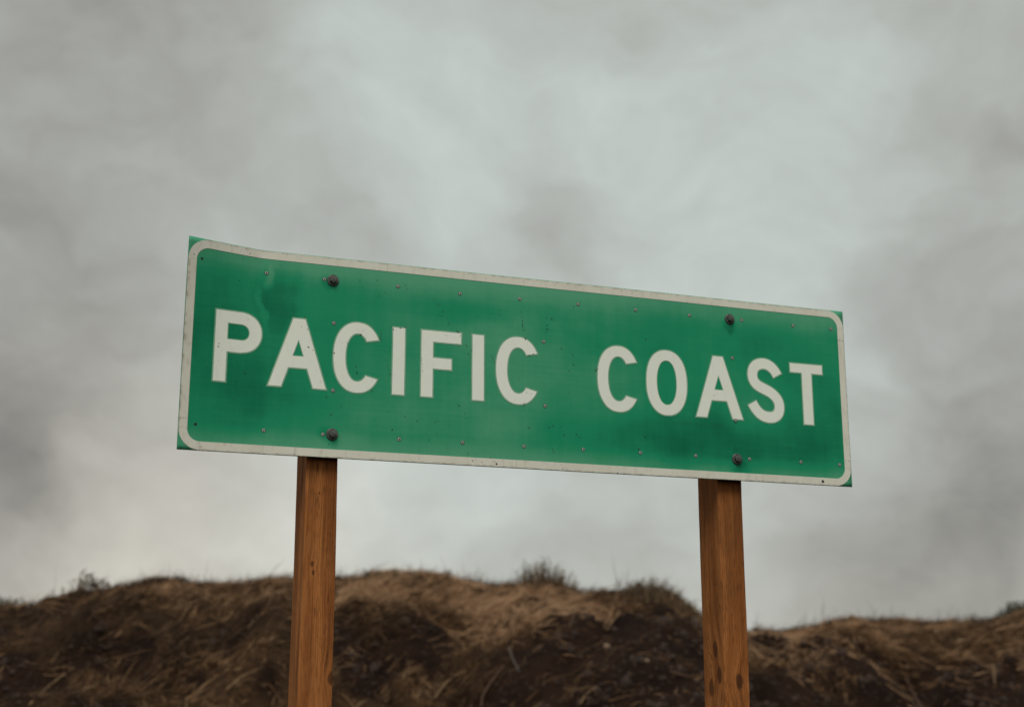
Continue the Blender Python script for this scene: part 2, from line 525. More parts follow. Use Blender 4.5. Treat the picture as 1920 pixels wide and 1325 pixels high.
m, t, b = material('bank_soil')
co = t.new('ShaderNodeTexCoord').outputs['Object']
at = t.new('ShaderNodeAttribute', attribute_name='thatch').outputs['Fac']
n1 = t.noise(co, 3.0, 6, 0.6)
n2 = t.noise(co, 38.0, 5, 0.65)
soil = t.mix(t.rng(n1, 0.35, 0.68), (0.014, 0.0072, 0.0052), (0.034, 0.0175, 0.0115))
soil = t.mix(t.rng(n2, 0.52, 0.72, 0, 0.6), soil, (0.045, 0.026, 0.016))
th = t.mix(t.rng(n2, 0.36, 0.62), (0.022, 0.012, 0.007), (0.130, 0.072, 0.036))
th = t.mix(t.rng(t.noise(co, 1.6, 4), 0.40, 0.62), th, (0.050, 0.028, 0.015))
t.link(t.mix(t.rng(t.math('MULTIPLY_ADD', t.noise(co, 14, 4), .5, t.math('SUBTRACT', at, .25)), .25, .8), soil, th), b.inputs['Base Color'])
b.inputs['Roughness'].default_value = 0.95
b.inputs['Specular IOR Level'].default_value = 0.1
bump(t, b, t.math('ADD', n2, t.noise(co, 120, 4)), 0.8, 0.03)
ground = big_mesh('ground', V, quads=Q, mat=m, smooth=True)
ground['kind'] = 'structure'
ca = ground.data.attributes.new('thatch', 'FLOAT', 'POINT')
ca.data.foreach_set('value', cover(GX, GY).ravel().astype(np.float32))


def hit(px, py):
    """where the line of sight through a pixel meets the bank"""
    r = ray(px, py)
    yy = np.linspace(7, 16, 1800)
    zz = EYE + r[2] * yy
    gz = height(r[0] * yy, yy)
    k = np.argmax(gz >= zz)
    if gz[k] < zz[k]:
        k = np.argmin(zz - gz)
    return np.array([r[0] * yy[k], yy[k], gz[k]])


# ------------------------------------------------------------------ dead grass
def straw_material(name, ramp, rough=0.75):
    m, t, b = material(name)
    geo = t.new('ShaderNodeNewGeometry')
    rmp = t.new('ShaderNodeValToRGB')
    el = rmp.color_ramp.elements
    while len(el) < len(ramp):
        el.new(0.5)
    for e, (p, c) in zip(el, ramp):
        e.position = p
        e.color = (*c, 1)
    t.link(geo.outputs['Random Per Island'], rmp.inputs[0])
    rot = t.new('ShaderNodeAttribute', attribute_name='straw_shade').outputs['Fac']
    shaded = t.mix(t.math('MULTIPLY', rot, 0.88), rmp.outputs[0], (0.026, 0.0145, 0.009))  # painted shade darkens the straw
    lit = t.new('ShaderNodeAttribute', attribute_name='brow_light').outputs['Fac']
    t.link(t.mix(t.math('MULTIPLY', lit, 0.9), shaded, (0.46, 0.285, 0.165)), b.inputs['Base Color'])  # painted light pales the straw on the brows
    b.inputs['Roughness'].default_value = rough
    b.inputs['Specular IOR Level'].default_value = 0.2
    return m


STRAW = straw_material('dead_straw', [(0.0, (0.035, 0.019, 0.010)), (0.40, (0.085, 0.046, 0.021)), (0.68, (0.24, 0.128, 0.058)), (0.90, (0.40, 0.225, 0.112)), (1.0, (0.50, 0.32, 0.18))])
BROWN = straw_material('brown_stems', [(0.0, (0.045, 0.029, 0.018)), (0.5, (0.115, 0.075, 0.044)), (1.0, (0.21, 0.145, 0.085))])
SAGE = straw_material('grey_green_leaves', [(0.0, (0.020, 0.024, 0.016)), (0.5, (0.042, 0.048, 0.030)), (1.0, (0.085, 0.082, 0.050))])


def blades(base, dirv, length, width, droop, rs):
    """three-joint blades; all inputs are arrays"""
    n = len(base)
    dirv = dirv / np.linalg.norm(dirv, axis=1, keepdims=True)
    side = np.cross(dirv, rs.normal(size=(n, 3)))
    side /= np.linalg.norm(side, axis=1, keepdims=True) + 1e-9
    L = length[:, None]
    p1 = base + dirv * L * 0.5
    d2 = dirv + np.array([0, 0, -1.0]) * droop[:, None] + rs.normal(size=(n, 3)) * 0.12
    d2 /= np.linalg.norm(d2, axis=1, keepdims=True)
    p2 = p1 + d2 * L * 0.5
    wv = side * width[:, None] * 0.5
    V = np.stack([base - wv, base + wv, p1 - wv * .8, p1 + wv * .8, p2], 1).reshape(-1, 3)
    o = np.arange(n)[:, None] * 5
    Q = o + np.array([[0, 1, 3, 2]])
    T = o + np.array([[2, 3, 4]])
    return V, Q, T


class Heap:
    def __init__(self):
        self.V, self.Q, self.T, self.n = [], [], [], 0

    def add(self, V, Q, T):
        self.V.append(V); self.Q.append(Q + self.n); self.T.append(T + self.n); self.n += len(V)

    def build(self, name, mat):
        return big_mesh(name, np.concatenate(self.V), np.concatenate(self.Q), np.concatenate(self.T), mat)


rs = np.random.RandomState(11)
heap = Heap()
# clumps over the bank
NC = 19000
cxp = rs.uniform(-5.6, 5.6, NC)
sc = rs.uniform(-0.5, 4.2, NC)
cyp = np.interp(cxp, _cx, _cy) - sc
keep = rs.rand(NC) < cover(cxp, cyp) ** 1.3
cxp, cyp, sc = cxp[keep], cyp[keep], sc[keep]
nb = rs.randint(4, 15, len(cxp))
ci = np.repeat(np.arange(len(cxp)), nb)
N = len(ci)
bx = cxp[ci] + rs.normal(0, 0.035, N)
by = cyp[ci] + rs.normal(0, 0.035, N)
bz = height(bx, by)
# the way the straw is combed: up to the right on the left, down to the right on the right
az0 = np.interp(cxp, [-5, -1.5, 1.0, 2.4, 5], [.65, .5, .1, -.45, -.5]) + rs.normal(0, .9, len(cxp))
tilt0 = np.radians(np.clip(rs.normal(12, 10, len(cxp)), 1, 50))
tilt0 = np.where((sc < 0.12), np.radians(np.clip(rs.normal(26, 16, len(cxp)), 4, 75)), tilt0)
az = az0[ci] + rs.normal(0, .55, N)
tl = np.clip(tilt0[ci] + np.abs(rs.normal(0, .34, N)), 0.02, 1.5)
eps = 0.05
gy = (height(bx, by + eps) - height(bx, by - eps)) / (2 * eps)
gx = (height(bx + eps, by) - height(bx - eps, by)) / (2 * eps)
hx, hy = np.cos(az), np.sin(az)
slope = np.clip(gx * hx + gy * hy, -0.9, 0.9)
dirv = np.stack([hx * np.cos(tl), hy * np.cos(tl), np.sin(tl) + slope * np.cos(tl)], 1)
ln = np.exp(rs.normal(math.log(0.072), .5, N)) * np.where(sc[ci] < 0.12, .62, 1)
heap.add(*blades(np.stack([bx, by, bz - .01], 1), dirv, ln, rs.uniform(.003, .007, N), rs.uniform(0, .6, N), rs))
# loose straw lying on the bare earth
NL = 9000
lx = rs.uniform(-5.5, 5.5, NL); ls = rs.uniform(.3, 4.2, NL); ly = np.interp(lx, _cx, _cy) - ls
lz = height(lx, ly)
a = rs.uniform(-1.2, 1.2, NL)
sl = (height(lx + .1 * np.cos(a), ly + .1 * np.sin(a)) - lz) / .1
heap.add(*blades(np.stack([lx, ly, lz + .012], 1), np.stack([np.cos(a), np.sin(a), np.clip(sl, -.8, .8) + rs.uniform(0, .25, NL)], 1),
                 np.exp(rs.normal(math.log(.055), .6, NL)), rs.uniform(.003, .008, NL), rs.uniform(0, .3, NL), rs))
# thin upright stems on the skyline
NS = 1100
sx = rs.uniform(-5.5, 5.5, NS); sx = sx + 0.25 * np.sin(sx * 9)
sy = np.interp(sx, _cx, _cy) + rs.normal(0, .18, NS)
heap.add(*blades(np.stack([sx, sy, height(sx, sy) - .01], 1), np.stack([rs.normal(.12, .22, NS), rs.normal(0, .2, NS), np.ones(NS)], 1),
                 np.exp(rs.normal(math.log(.085), .5, NS)), rs.uniform(.003, .006, NS), rs.uniform(0, .2, NS), rs))
# wisps: small sheaves of long pale stems thrown down over the dark earth
NW = 1500
wx = rs.uniform(-5.3, 5.3, NW); ws = np.abs(rs.normal(.5, 1.6, NW)) + .05
ok = (ws < 4.2) & (rs.rand(NW) < np.interp(wx, [-5.3, -3.8, -2.5, 0.2, .6, 1.9, 2.3, 5], [.35, .7, 1, 1, .45, .25, .7, .6]) * np.where(wx > .4, np.clip(1.5 - ws * .4, .15, 1), 1))
wx, ws = wx[ok], ws[ok]
wn = rs.randint(3, 13, len(wx)); wi = np.repeat(np.arange(len(wx)), wn); NWB = len(wi)
wa = (np.interp(wx, [-5, -1.5, .8, 2.2, 5], [.75, .6, .3, -.5, -.5]) + rs.normal(0, .55, len(wx)))[wi] + rs.normal(0, .22, NWB)
px_ = wx[wi] + rs.normal(0, .03, NWB); py_ = (np.interp(wx, _cx, _cy) - ws)[wi] + rs.normal(0, .03, NWB)
pz_ = height(px_, py_)
wl = np.exp(rs.normal(math.log(.15), .45, NWB))
sl = (height(px_ + wl * np.cos(wa), py_ + wl * np.sin(wa)) - pz_) / wl
heap.add(*blades(np.stack([px_, py_, pz_ + .012], 1), np.stack([np.cos(wa), np.sin(wa), np.clip(sl, -.9, .9) + np.abs(rs.normal(.08, .14, NWB))], 1),
                 wl, rs.uniform(.004, .009, NWB), rs.uniform(0, .25, NWB), rs))
N_BEFORE_WISP, N_WISP = sum(len(v_) for v_ in heap.V[:-1]), NWB * 5
# swathes of combed straw hanging over the cut edges
SW = [((205, 1152), (312, 1106), 1500), ((640, 1150), (800, 1112), 2600), ((700, 1128), (1020, 1112), 3600), ((640, 1120), (760, 1105), 1200), ((660, 1190), (760, 1160), 700), ((860, 1190), (900, 1150), 350), ((930, 1200), (1005, 1172), 500),
      ((1490, 1200), (1705, 1252), 2200), ((1420, 1185), (1560, 1195), 900), ((1640, 1205), (1900, 1205), 1500), ((1440, 1255), (1480, 1250), 200), ((1530, 1262), (1536, 1284), 130),
      ((1578, 1255), (1588, 1280), 150), ((330, 1290), (420, 1225), 700), ((300, 1275), (345, 1245), 350), ((760, 1280), (860, 1245), 450), ((820, 1310), (870, 1262), 200),
      ((1100, 1140), (1190, 1152), 350), ((100, 1240), (180, 1190), 300)]
for (p0, p1, n) in SW:
    A, B = hit(*p0), hit(*p1)
    tt = rs.rand(n)
    pos = A + (B - A) * tt[:, None] + np.stack([rs.normal(0, .07, n), rs.normal(0, .09, n), np.zeros(n)], 1)
    pos[:, 2] = height(pos[:, 0], pos[:, 1]) + rs.uniform(0, .05, n)
    dd = (B - A) / np.linalg.norm(B - A)
    if n < 220:
        dd = dd * .6 + np.array([0, 0, -.2])
    heap.add(*blades(pos, dd + rs.normal(0, .4, (n, 3)), rs.uniform(.03, .15, n), rs.uniform(.003, .008, n), rs.uniform(0, .35, n), rs))
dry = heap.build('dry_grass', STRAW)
dv_ = np.empty(len(dry.data.vertices) * 3, np.float32)
dry.data.vertices.foreach_get('co', dv_)
dv_ = dv_.reshape(-1, 3)
_s = np.interp(dv_[:, 0], _cx, _cy) - dv_[:, 1]
# paler straw on the brows is painted light, darker straw below painted shade
straw_light = np.interp(dv_[:, 0], [-5, -3.6, -2.4, -1.6, -1.0, .4, .9, 1.7, 2.1, 2.6, 5], [.1, .2, .5, .75, 1.5, 1.4, .8, .5, .6, 1.05, 1.0])
straw_light = straw_light * np.interp(_s, [-.3, .05, .30, 1.2, 1.8, 3.0], [.35, .45, 1, 1, .55, .28]) + 1.3 * fbm(dv_[:, 0] * 1.3 + 3, dv_[:, 1] * 1.3 + 8, 2) + .5 * fbm(dv_[:, 0] * 5, dv_[:, 1] * 5, 2)
straw_light[N_BEFORE_WISP:N_BEFORE_WISP + N_WISP] = straw_light[N_BEFORE_WISP:N_BEFORE_WISP + N_WISP] * .6 + np.repeat(rs.uniform(.15, .85, N_WISP // 5), 5) * np.interp(_s[N_BEFORE_WISP:N_BEFORE_WISP + N_WISP], [0, 1.2, 3.2], [1, 1, .6])
at_ = dry.data.attributes.new('straw_shade', 'FLOAT', 'POINT')
at_.data.foreach_set('value', np.clip(1 - straw_light, 0, 1).astype(np.float32))
at_ = dry.data.attributes.new('brow_light', 'FLOAT', 'POINT')
at_.data.foreach_set('value', np.clip((straw_light - 0.75) * 1.4, 0, 1).astype(np.float32))
dry['kind'] = 'stuff'
dry['label'] = 'combed dead straw covering the earth bank behind the sign'
dry['category'] = 'grass'

# clods of earth
ico = bmesh.new()
bmesh.ops.create_icosphere(ico, subdivisions=1, radius=1)
IV = np.array([v.co[:] for v in ico.verts]); IF = np.array([[v.index for v in f.verts] for f in ico.faces])
ico.free()
NK = 14000
kx = rs.uniform(-5.5, 5.5, NK); kss = rs.uniform(.5, 4.3, NK); ky = np.interp(kx, _cx, _cy) - kss
kr = np.exp(rs.normal(math.log(.012), .55, NK))
cov = cover(kx, ky)
kk = rs.rand(NK) > np.clip(cov * 2.2, 0, 1)
kx, ky, kr = kx[kk], ky[kk], kr[kk]
kz = height(kx, ky)
NK = len(kx)
sca = kr[:, None, None] * rs.uniform(.6, 1.4, (NK, 1, 3)) * (1 + rs.normal(0, .16, (NK, len(IV), 1)))
KV = IV[None] * sca + np.stack([kx, ky, kz + kr * .25], 1)[:, None]
KT = (IF[None] + (np.arange(NK) * len(IV))[:, None, None]).reshape(-1, 3)
CLOD = make_plain('earth_clod', (0.020, 0.0105, 0.0075), (0.055, 0.030, 0.019), 25, 0.95)
clods = big_mesh('soil_clods', KV.reshape(-1, 3), tris=KT, mat=CLOD)
clods['kind'] = 'stuff'
clods['label'] = 'crumbled dark clods of earth on the cut face of the bank'
clods['category'] = 'soil'


def tag(o, label, cat, group=None):
    o['label'] = label
    o['category'] = cat
    if group:
        o['group'] = group
    return o


def empty(name, loc, rz=0.0):
    o = bpy.data.objects.new(name, None)
    o.empty_display_size = 0.1
    COL.objects.link(o)
    o.location = tuple(float(c) for c in loc)
    o.rotation_euler = (0, 0, rz)
    return o


# ------------------------------------------------------------------ plants that stand out on the skyline
def plant(name, px, py, wid, hgt, n_stem, n_leaf, label, cat, leaf_mat, stem_mat, lean=0.0, spread=0.5, leaf=(.012, .045), seed=0, dy=0.0, lw=(.006, .014)):
    r = np.random.RandomState(seed)
    p = hit(px, py)
    p[1] += dy
    p[2] = height(p[0], p[1])
    root = empty(name, p)
    tag(root, label, cat)
    bx = r.normal(0, wid * .28, n_stem); byy = r.normal(0, wid * .22, n_stem)
    hz = height(p[0] + bx, p[1] + byy) - p[2]
    base = np.stack([bx, byy, hz - .02], 1)
    dv = np.stack([bx / wid * spread * 1.6 + lean + r.normal(0, spread * .35, n_stem), r.normal(0, spread * .4, n_stem), np.ones(n_stem)], 1)
    ln = hgt * np.clip(r.normal(.72, .22, n_stem), .25, 1.15) * np.clip(1.15 - np.abs(bx) / wid, .4, 1)
    V, Q, T = blades(base, dv, ln, r.uniform(.004, .009, n_stem), r.uniform(0, .2, n_stem), r)
    o = big_mesh('stems', V, Q, T, stem_mat)
    o['kind'] = 'stuff'
    o.parent = root
    if n_leaf:
        k = r.randint(0, n_stem, n_leaf)
        dn = dv / np.linalg.norm(dv, axis=1, keepdims=True)
        pos = base[k] + dn[k] * (ln[k] * r.uniform(.2, 1.0, n_leaf))[:, None]
        V, Q, T = blades(pos, dn[k] + r.normal(0, .6, (n_leaf, 3)), r.uniform(*leaf, n_leaf) * 1.2, r.uniform(*lw, n_leaf), r.uniform(0, .4, n_leaf), r)
        o = big_mesh('foliage', V, Q, T, leaf_mat)
        o['kind'] = 'stuff'
        o.parent = root
    return root


plant('dead_shrub', 1020, 1092, .46, .25, 330, 260, 'bushiest brown shrub on the crest of the mound, left of the right post', 'shrub', BROWN, BROWN, .05, .35, seed=1)
plant('dead_shrub', 988, 1090, .10, .22, 36, 90, 'thin upright spray of stems at the left side of the bushy crest shrub', 'shrub', BROWN, BROWN, -.05, .2, seed=2)
plant('leafy_weed', 160, 1112, .28, .22, 40, 90, 'dark dry weed with long stems leaning right, on the left skyline', 'weed', BROWN, BROWN, .35, .7, (.03, .075), seed=3, lw=(.012, .026))
plant('grass_tuft', 1226, 1116, .50, .20, 560, 160, 'thick brown grass tuft at the shoulder of the mound beside the right post', 'grass tuft', BROWN, BROWN, .1, .5, seed=4)
plant('grass_tuft', 1190, 1115, .20, .13, 130, 200, 'small low tuft just left of the thick shoulder tuft', 'grass tuft', BROWN, BROWN, .0, .4, seed=5)
plant('grass_tuft', 335, 1082, .14, .08, 60, 80, 'small dark tuft on the highest point of the left skyline', 'grass tuft', SAGE, BROWN, .0, .3, seed=6)
plant('low_bush', 1905, 1150, .40, .14, 260, 700, 'low dark bush at the far right end of the skyline', 'bush', SAGE, BROWN, .1, .5, seed=7)
plant('grass_tuft', 1420, 1172, .07, .10, 22, 30, 'tiny dark sprig on the skyline just right of the right post', 'grass tuft', SAGE, BROWN, .0, .25, seed=8)
plant('grass_tuft', 838, 1078, .10, .09, 30, 20, 'sparse upright sprig on the skyline midway between the posts', 'grass tuft', BROWN, BROWN, .0, .25, seed=9)
plant('seeding_weed', 1822, 1155, .07, .13, 9, 26, 'wispy stem with a seed head on the right skyline', 'weed', SAGE, BROWN, .15, .3, seed=10)
plant('grass_tuft', 1290, 1150, .16, .13, 110, 90, 'brown tuft leaning down the mound at the left edge of the right post', 'grass tuft', BROWN, BROWN, .3, .4, seed=12)
plant('low_bush', 740, 1092, .9, .055, 420, 700, 'long low strip of dark scrub on the crest right of the left post', 'bush', SAGE, BROWN, .1, .3, seed=13)
plant('low_bush', 15, 1125, .5, .09, 160, 320, 'low dark scrub where the skyline leaves the picture on the left', 'bush', SAGE, BROWN, .1, .4, seed=14)


# ------------------------------------------------------------------ single stalks, sticks and a stone on the bank
def tube(points, radii, sides=6):
    pts = [Vector([float(c) for c in p]) for p in points]
    V, F = [], []
    for i, p in enumerate(pts):
        d = (pts[min(i + 1, len(pts) - 1)] - pts[max(i - 1, 0)]).normalized()
        a = d.orthogonal().normalized()
        b_ = d.cross(a)
        for k in range(sides):
            th = 2 * math.pi * k / sides
            V.append(p + (a * math.cos(th) + b_ * math.sin(th)) * radii[i])
    for i in range(len(pts) - 1):
        for k in range(sides):
            k2 = (k + 1) % sides
            F.append((i * sides + k, i * sides + k2, (i + 1) * sides + k2, (i + 1) * sides + k))
    F.append(tuple(range(sides))[::-1])
    F.append(tuple((len(pts) - 1) * sides + k for k in range(sides)))
    return V, F


STICK = make_plain('dry_stalk_straw', (0.15, 0.088, 0.040), (0.23, 0.14, 0.068), 30, 0.7)
REDST = make_plain('dry_stalk_red_brown', (0.085, 0.042, 0.024), (0.13, 0.068, 0.037), 30, 0.7)
GREYST = make_plain('dry_stalk_grey', (0.085, 0.066, 0.056), (0.13, 0.10, 0.085), 30, 0.7)
STALKS = [
    ([(58, 1325), (100, 1285), (140, 1255)], .012, STICK, 'long straight straw stalk slanting up at the lower left'),
    ([(1137, 1185), (1150, 1166), (1163, 1146)], .012, STICK, 'short slanting stick above the pale stone'),
    ([(903, 1330), (906, 1308), (924, 1278), (944, 1250)], .011, REDST, 'bent red brown stalk at the bottom centre'),
    ([(954, 1218), (962, 1240), (973, 1262)], .010, GREYST, 'short grey stalk leaning against the bent red brown one'),
    ([(815, 1312), (842, 1278), (872, 1262)], .011, STICK, 'curved straw stalk right of the left post near the bottom edge'),
    ([(1697, 1275), (1708, 1298), (1724, 1325)], .013, REDST, 'brown stalk falling from the overhanging straw on the right bank'),
    ([(1861, 1247), (1863, 1284)], .012, STICK, 'short upright straw stub on the right bank'),
    ([(1813, 1262), (1815, 1298)], .010, GREYST, 'short grey stub left of the upright straw stub'),
    ([(1255, 1262), (1290, 1272), (1322, 1287)], .009, REDST, 'thin stalk lying towards the right post at the bottom'),
    ([(1088, 1325), (1098, 1306), (1118, 1290)], .010, STICK, 'crooked straw stalk at the bottom edge below the pale stone'),
    ([(1828, 1312), (1862, 1318), (1885, 1330)], .009, REDST, 'dark curved stalk in the lower right corner'),
]
for pts, rad, mt, lab in STALKS:
    P = [hit(*p) for p in pts]
    for i, p in enumerate(P):
        P[i] = p + np.array([0, -0.03, .015])
    # smooth through the points
    fine = []
    for i in range(len(P) - 1):
        for k in range(4):
            s_ = k / 4
            p0, p1, p2, p3 = P[max(i - 1, 0)], P[i], P[i + 1], P[min(i + 2, len(P) - 1)]
            fine.append(0.5 * ((2 * p1) + (-p0 + p2) * s_ + (2 * p0 - 5 * p1 + 4 * p2 - p3) * s_ ** 2 + (-p0 + 3 * p1 - 3 * p2 + p3) * s_ ** 3))
    fine.append(P[-1])
    V, F = tube([f - fine[0] for f in fine], [rad * .75 * (1 - .45 * i / len(fine)) for i in range(len(fine))])
    o = obj_from('dry_stalk', V, F, mt, smooth=True)
    o.location = tuple(float(c) for c in fine[0])
    tag(o, lab, 'stalk', 'loose stalks on the bank')


def stone(px, py, r, label, seed):
    rr = random.Random(seed)
    bm = bmesh.new()
    bmesh.ops.create_icosphere(bm, subdivisions=2, radius=r)
    for v in bm.verts:
        v.co *= 1 + rr.uniform(-.16, .16)
        v.co.z *= .8
    me = bpy.data.meshes.new('stone')
    bm.to_mesh(me); bm.free()
    me.materials.append(STONE)
    o = bpy.data.objects.new('stone', me)
    COL.objects.link(o)
    p = hit(px, py)
    o.location = (p[0], p[1] - .01, p[2] + r * .3)
    tag(o, label, 'stone', 'stones on the bank')


STONE = make_plain('pale_stone', (0.30, 0.20, 0.12), (0.20, 0.14, 0.095), 30, 0.85)
stone(1137, 1213, .026, 'pale tan stone on the bare earth left of the right post', 1)
stone(1800, 1205, .034, 'tan stone among straw on the right bank near the right edge', 2)
stone(1213, 1240, .018, 'small dull stone on the bare earth right of the pale one', 3)

# ------------------------------------------------------------------ the road sign
YAW = 0.354572
SW_, SH_ = 2.2269, 0.6096
ORG = Vector((-0.943366, 3.791322, 0.625747 + EYE))       # lower left corner of the panel's face
sign = empty('road_sign', (ORG.x, ORG.y, 0.0), YAW)
tag(sign, 'green road sign reading PACIFIC COAST on two wooden posts', 'road sign')
BASE_Z = ORG.z


def bend(u, v):
    """how far the sheet stands forward of its plane (m): the free left end is bent towards the road"""
    tt = np.clip((0.222 - u) / 0.222, 0, 1)
    g = tt ** 1.12 * (0.062 * np.clip(v / SH_, 0, 1) ** 1.25 + 0.004)
    g = g - 0.0034 * np.exp(-(((u - .272) / .030) ** 2 + ((v - .495) / .055) ** 2))
    g = g + 0.0030 * np.exp(-(((u - .228) / .014) ** 2 + ((v - .47) / .085) ** 2))
    g = g + 0.0012 * np.sin(u * 7.1 + 1.0) * np.sin(v * 6.0 + .6)
    return g


def surf(u, v, h):
    """panel coordinates and height above the face -> coordinates under the sign"""
    tt = np.clip((0.222 - u) / 0.222, 0, 1)
    return (u - .006 * tt * v / SH_, -(h + bend(u, v)), v)


def map_obj(name, verts, faces, mats, parent, mat_idx=None, smooth=False):
    return obj_from(name, [surf(*p) for p in verts], faces, mats, parent, mat_idx, smooth)


# panel: a thin bent sheet
pu = np.concatenate([np.linspace(0, .34, 46), np.linspace(.34, SW_, 90)[1:]])
pv = np.linspace(0, SH_, 44)
V, F, MI = [], [], []
THK = 0.004
for h in (0.0, -THK):
    for u in pu:
        for v in pv:
            V.append((u, v, h))
nu, nv = len(pu), len(pv)
pid = lambda s_, i, j: s_ * nu * nv + i * nv + j
for i in range(nu - 1):
    for j in range(nv - 1):
        F.append((pid(0, i, j), pid(0, i + 1, j), pid(0, i + 1, j + 1), pid(0, i, j + 1))); MI.append(0)
        F.append((pid(1, i, j), pid(1, i, j + 1), pid(1, i + 1, j + 1), pid(1, i + 1, j))); MI.append(1)
for i in range(nu - 1):
    F.append((pid(0, i, 0), pid(1, i, 0), pid(1, i + 1, 0), pid(0, i + 1, 0))); MI.append(2)
    F.append((pid(0, i, nv - 1), pid(0, i + 1, nv - 1), pid(1, i + 1, nv - 1), pid(1, i, nv - 1))); MI.append(2)
for j in range(nv - 1):
    F.append((pid(0, 0, j), pid(0, 0, j + 1), pid(1, 0, j + 1), pid(1, 0, j))); MI.append(2)
    F.append((pid(0, nu - 1, j), pid(1, nu - 1, j), pid(1, nu - 1, j + 1), pid(0, nu - 1, j + 1))); MI.append(2)
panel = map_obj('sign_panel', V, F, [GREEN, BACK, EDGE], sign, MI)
panel.data.polygons.foreach_set('use_smooth', [k < 2 for k in MI])
panel.location = (0, 0, BASE_Z)


def signed_area(c):
    return 0.5 * sum(c[i][0] * c[(i + 1) % len(c)][1] - c[(i + 1) % len(c)][0] * c[i][1] for i in range(len(c)))


def offset_loop(c, dd):
    """move a closed outline outwards by dd (holes are given clockwise, so they shrink)"""
    n = len(c)
    out = []
    for i in range(n):
        p0, p1, p2 = Vector(c[i - 1]), Vector(c[i]), Vector(c[(i + 1) % n])
        a, b_ = (p1 - p0).normalized(), (p2 - p1).normalized()
        na, nb_ = Vector((a.y, -a.x)), Vector((b_.y, -b_.x))
        k = na + nb_
        k = k / max(0.16, 1 + na.dot(nb_))
        out.append(tuple(p1 + k * dd))
    return out


def sheet(name, loops, h0, h1, mat, parent, cut=False):
    """a thin flat piece between heights h0 and h1 cut to the given outline (m); outer loop first"""
    L = []
    for i, c in enumerate(loops):
        c = [tuple(p) for p in c]
        if (signed_area(c) > 0) != (i == 0):
            c = c[::-1]
        L.append(c)
    flat = [p for c in L for p in c]
    tris = tessellate_polygon([[Vector((p[0], p[1], 0)) for p in c] for c in L])
    bm = bmesh.new()
    top = [bm.verts.new((p[0], p[1], h1)) for p in flat]
    bot = [bm.verts.new((p[0], p[1], h0)) for p in flat]
    for tr in tris:
        a, b_, c = (flat[k] for k in tr)
        tr = tuple(tr)
        ar = (b_[0] - a[0]) * (c[1] - a[1]) - (c[0] - a[0]) * (b_[1] - a[1])
        if abs(ar) < 1e-12:
            continue
        if ar < 0:
            tr = tr[::-1]
        try:
            bm.faces.new([top[k] for k in tr])
        except ValueError:
            pass
    k0 = 0
    for c in L:
        n = len(c)
        for i in range(n):
            j = (i + 1) % n
            bm.faces.new((top[k0 + j], top[k0 + i], bot[k0 + i], bot[k0 + j]))
        k0 += n
    if cut:
        us = [p[0] for p in flat]; vs_ = [p[1] for p in flat]
        x = math.floor(min(us) / .012) * .012
        while x < max(us):
            bmesh.ops.bisect_plane(bm, geom=bm.verts[:] + bm.edges[:] + bm.faces[:], plane_co=(x, 0, 0), plane_no=(1, 0, 0)); x += .012 if x < .36 else .024
        y = math.floor(min(vs_) / .02) * .02
        while y < max(vs_):
            bmesh.ops.bisect_plane(bm, geom=bm.verts[:] + bm.edges[:] + bm.faces[:], plane_co=(0, y, 0), plane_no=(0, 1, 0)); y += .02
    for v in bm.verts:
        v.co = Vector(tuple(float(q) for q in surf(v.co.x, v.co.y, v.co.z)))
    me = bpy.data.meshes.new(name)
    bm.to_mesh(me); bm.free()
    me.materials.append(mat)
    o = bpy.data.objects.new(name, me)
    COL.objects.link(o)
    o.parent = parent
    return o


# ---- letters (mm on the panel): cap height 203..410, stroke 36
B0, B1, ST = 203.0, 409.5, 36.0


def superellipse(cx_, cy_, a, b_, e, a0, a1, n):
    out = []
    for i in range(n + 1):
        th = a0 + (a1 - a0) * i / n
        c, s_ = math.cos(th), math.sin(th)
        out.append((cx_ + a * math.copysign(abs(c) ** (2 / e), c), cy_ + b_ * math.copysign(abs(s_) ** (2 / e), s_)))
    return out


def bez(p0, p1, p2, p3, n=10):
    return [tuple((1 - s_) ** 3 * p0[k] + 3 * (1 - s_) ** 2 * s_ * p1[k] + 3 * (1 - s_) * s_ * s_ * p2[k] + s_ ** 3 * p3[k] for k in (0, 1))
            for s_ in [i / n for i in range(n)]]


def L_P(x):
    r = 134.0
    out = [(x, B0), (x + 34.5, B0), (x + 34.5, 291)] + [(x + 74, 291)]
    out += superellipse(x + 74, 351, r - 74, 59, 2.1, -math.pi / 2, math.pi / 2, 20)[1:] + [(x, B1 + .5)]
    hole = [(x + 34.5, 327), (x + 72, 327)] + superellipse(x + 72, 351, 27, 24.5, 2.2, -math.pi / 2, math.pi / 2, 14)[1:] + [(x + 34.5, 375.5)]
    return [out, hole]


def L_A(x):
    w_ = 171.0
    m_ = x + w_ / 2
    k = (w_ / 2 - 18) / (B1 - B0)
    def xo(v): return (w_ / 2) - k * (v - B0)
    ins = ST * 1.06
    out = [(x, B0), (x + ins, B0), (m_ - (xo(261) - ins), 261), (m_ + (xo(261) - ins), 261), (x + w_ - ins, B0), (x + w_, B0), (m_ + 18, B1), (m_ - 18, B1)]
    vt = B0 + (w_ / 2 - ins) / k
    hole = [(m_ - (xo(296) - ins), 296), (m_ + (xo(296) - ins), 296), (m_, vt - 1)]
    return [out, hole]


def L_O(x):
    m_ = x + 72.5
    return [superellipse(m_, 307, 72.5, 107, 2.25, 0, 2 * math.pi, 64)[:-1], superellipse(m_, 307, 36, 74, 2.2, 0, 2 * math.pi, 48)[:-1]]


def L_C(x):
    m_ = x + 73.0
    e = 2.22
    o_ = superellipse(m_, 307, 73, 107, e, math.radians(31), math.radians(326), 56)
    i_ = superellipse(m_, 307, 37, 74, 2.15, math.radians(43), math.radians(314), 44)
    return [o_ + i_[::-1]]


